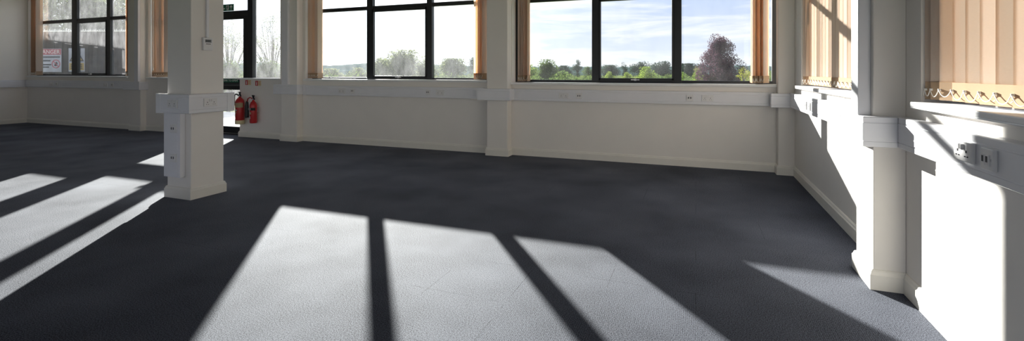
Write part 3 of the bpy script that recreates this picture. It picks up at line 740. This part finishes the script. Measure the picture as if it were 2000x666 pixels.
# railing at the far side of the paving
r = tag(empty('railing', (-13.2, 11.2, -.03)), 'pale metal railing across the paving outside the glazed door', 'railing')
for z in (.25, .62, 1.0):
    bm = bmesh.new(); tube(bm, [(0, 0, z), (6.5, 0, z)], .022, 8); link('rail', bm, 'galv', r, smooth=True)
for x in (.05, 1.3, 2.55, 3.8, 5.05, 6.4):
    bm = bmesh.new(); tube(bm, [(x, 0, 0), (x, 0, 1.03)], .03, 8); link('post', bm, 'galv', r, smooth=True)
# trees over the fence at the far left
GF = 'leafy trees behind the fence at the far left'
tree('tree', 'leafy green tree above the fence behind the left pane', 'tree', GF, 95, -60, 170, 17.5, 'leaf_green', 111, 13000, .055, base=.25, blobs=34)
tree('tree', 'leafy grey-green tree above the fence behind the centre pane', 'tree', GF, 185, -50, 160, 18, 'leaf_pale', 112, 13000, .055, base=.25, blobs=34)
tree('tree', 'leafy tree above the fence behind the right pane', 'tree', GF, 262, -40, 130, 18.5, 'leaf_green', 113, 10000, .055, base=.25, blobs=30)
# fence with its signs
A, B = Vector((-17.75, 7.72)), Vector((-13.9, 9.05)); dirv = (B - A); Lf = dirv.length; ang = math.atan2(dirv.y, dirv.x)
f = tag(empty('fence', (A.x, A.y, -.5), ang), 'weathered dark fence with pale spiked top outside the far left window', 'fence')
bm = bmesh.new(); n = int(Lf / .125)
for i in range(n):
    x = i * .125; box(bm, x, x + .12, -.012 + .004 * (i % 2), .012, 0, 2.92 + .015 * math.sin(i * 1.7))
link('board_panel', bm, 'fence', f)
link('rail', bx((0, Lf, .012, .05, .5, .6), (0, Lf, .012, .05, 2.4, 2.5)), 'fence', f)
bm = bmesh.new()
box(bm, 0, Lf, -.02, .02, 2.93, 2.95)
for i in range(int(Lf / .05)):
    x = i * .05 + .02; poly(bm, [(x - .012, 2.95), (x + .012, 2.95), (x, 2.985 + .012 * (i % 3))], -.006, .006)
link('spiked_cap', bm, 'cap', f)
def on_fence(px, py, nm, label):
    """a sign fixed on the room side of the fence where the sight line meets it"""
    x = (px - 1000) / 935; c, q = math.cos(R(21)), math.sin(R(21)); dv = Vector((c * x - q, q * x + c)); nn = Vector((-dirv.y, dirv.x)).normalized()
    t = A.dot(nn) / dv.dot(nn); p = dv * t; z = 1.3 - (py - 140) / 935 * t
    o = tag(empty(nm, (p.x + nn.x * -.016, p.y + nn.y * -.016, z), ang), label, 'sign', 'warning signs on the fence'); return o
s = on_fence(96, 118, 'danger_sign', 'white danger sign with red header on the fence, left of the triangle sign')
link('panel', bx((-.38, .38, -.004, 0, -.33, .33)), 'hazed_white', s)
link('red_header', bx((-.37, .37, -.006, -.003, .16, .32)), 'hazed_red', s)
text('header_lettering', 'DANGER', .155, 'sign_white', s, (.02, -.0068, .235), (R(90), 0, 0))
bm = bmesh.new()
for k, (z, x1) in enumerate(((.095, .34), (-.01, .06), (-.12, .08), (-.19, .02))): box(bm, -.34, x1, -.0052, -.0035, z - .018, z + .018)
link('printed_line', bm, 'hazed_black', s)
bm = bmesh.new(); seg = 28; c0 = (.22, -.10)
for i in range(seg):
    a0, a1 = 2 * math.pi * i / seg, 2 * math.pi * (i + 1) / seg
    poly(bm, [(c0[0] + r_ * math.cos(t), c0[1] + r_ * math.sin(t)) for r_, t in ((.125, a0), (.125, a1), (.100, a1), (.100, a0))], -.0062, -.0035)
poly(bm, [(c0[0] - .085, c0[1] + .068), (c0[0] - .068, c0[1] + .085), (c0[0] + .085, c0[1] - .068), (c0[0] + .068, c0[1] - .085)], -.0068, -.0035)
link('prohibition_ring', bm, 'hazed_red', s)
bm = bmesh.new(); poly(bm, [(c0[0] - .05, c0[1] - .06), (c0[0] + .02, c0[1] - .06), (c0[0] + .05, c0[1] + .02), (c0[0] + .02, c0[1] + .06), (c0[0] - .03, c0[1] + .03)], -.0055, -.0035); link('hand_symbol', bm, 'hazed_black', s)
s = on_fence(151, 117, 'warning_sign', 'white sign with yellow warning triangle on the fence')
link('panel', bx((-.235, .235, -.004, 0, -.33, .33)), 'hazed_white', s)
bm = bmesh.new(); poly(bm, [(-.215, -.04), (.215, -.04), (0, .31)], -.006, -.003); link('triangle_border', bm, 'hazed_black', s)
bm = bmesh.new(); poly(bm, [(-.165, -.012), (.165, -.012), (0, .255)], -.0072, -.004); link('triangle', bm, 'hazed_yellow', s)
bm = bmesh.new(); poly(bm, [(-.012, .17), (.012, .17), (.008, .06), (-.008, .06)], -.0082, -.005); poly(bm, [(-.012, .04), (.012, .04), (.012, .015), (-.012, .015)], -.0082, -.005); link('exclamation_mark', bm, 'sign_black', s)
link('yellow_strip', bx((-.215, .215, -.006, -.003, -.29, -.09)), 'hazed_yellow', s)
bm = bmesh.new()
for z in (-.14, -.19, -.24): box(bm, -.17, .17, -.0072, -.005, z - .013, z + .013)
link('printed_line', bm, 'hazed_black', s)
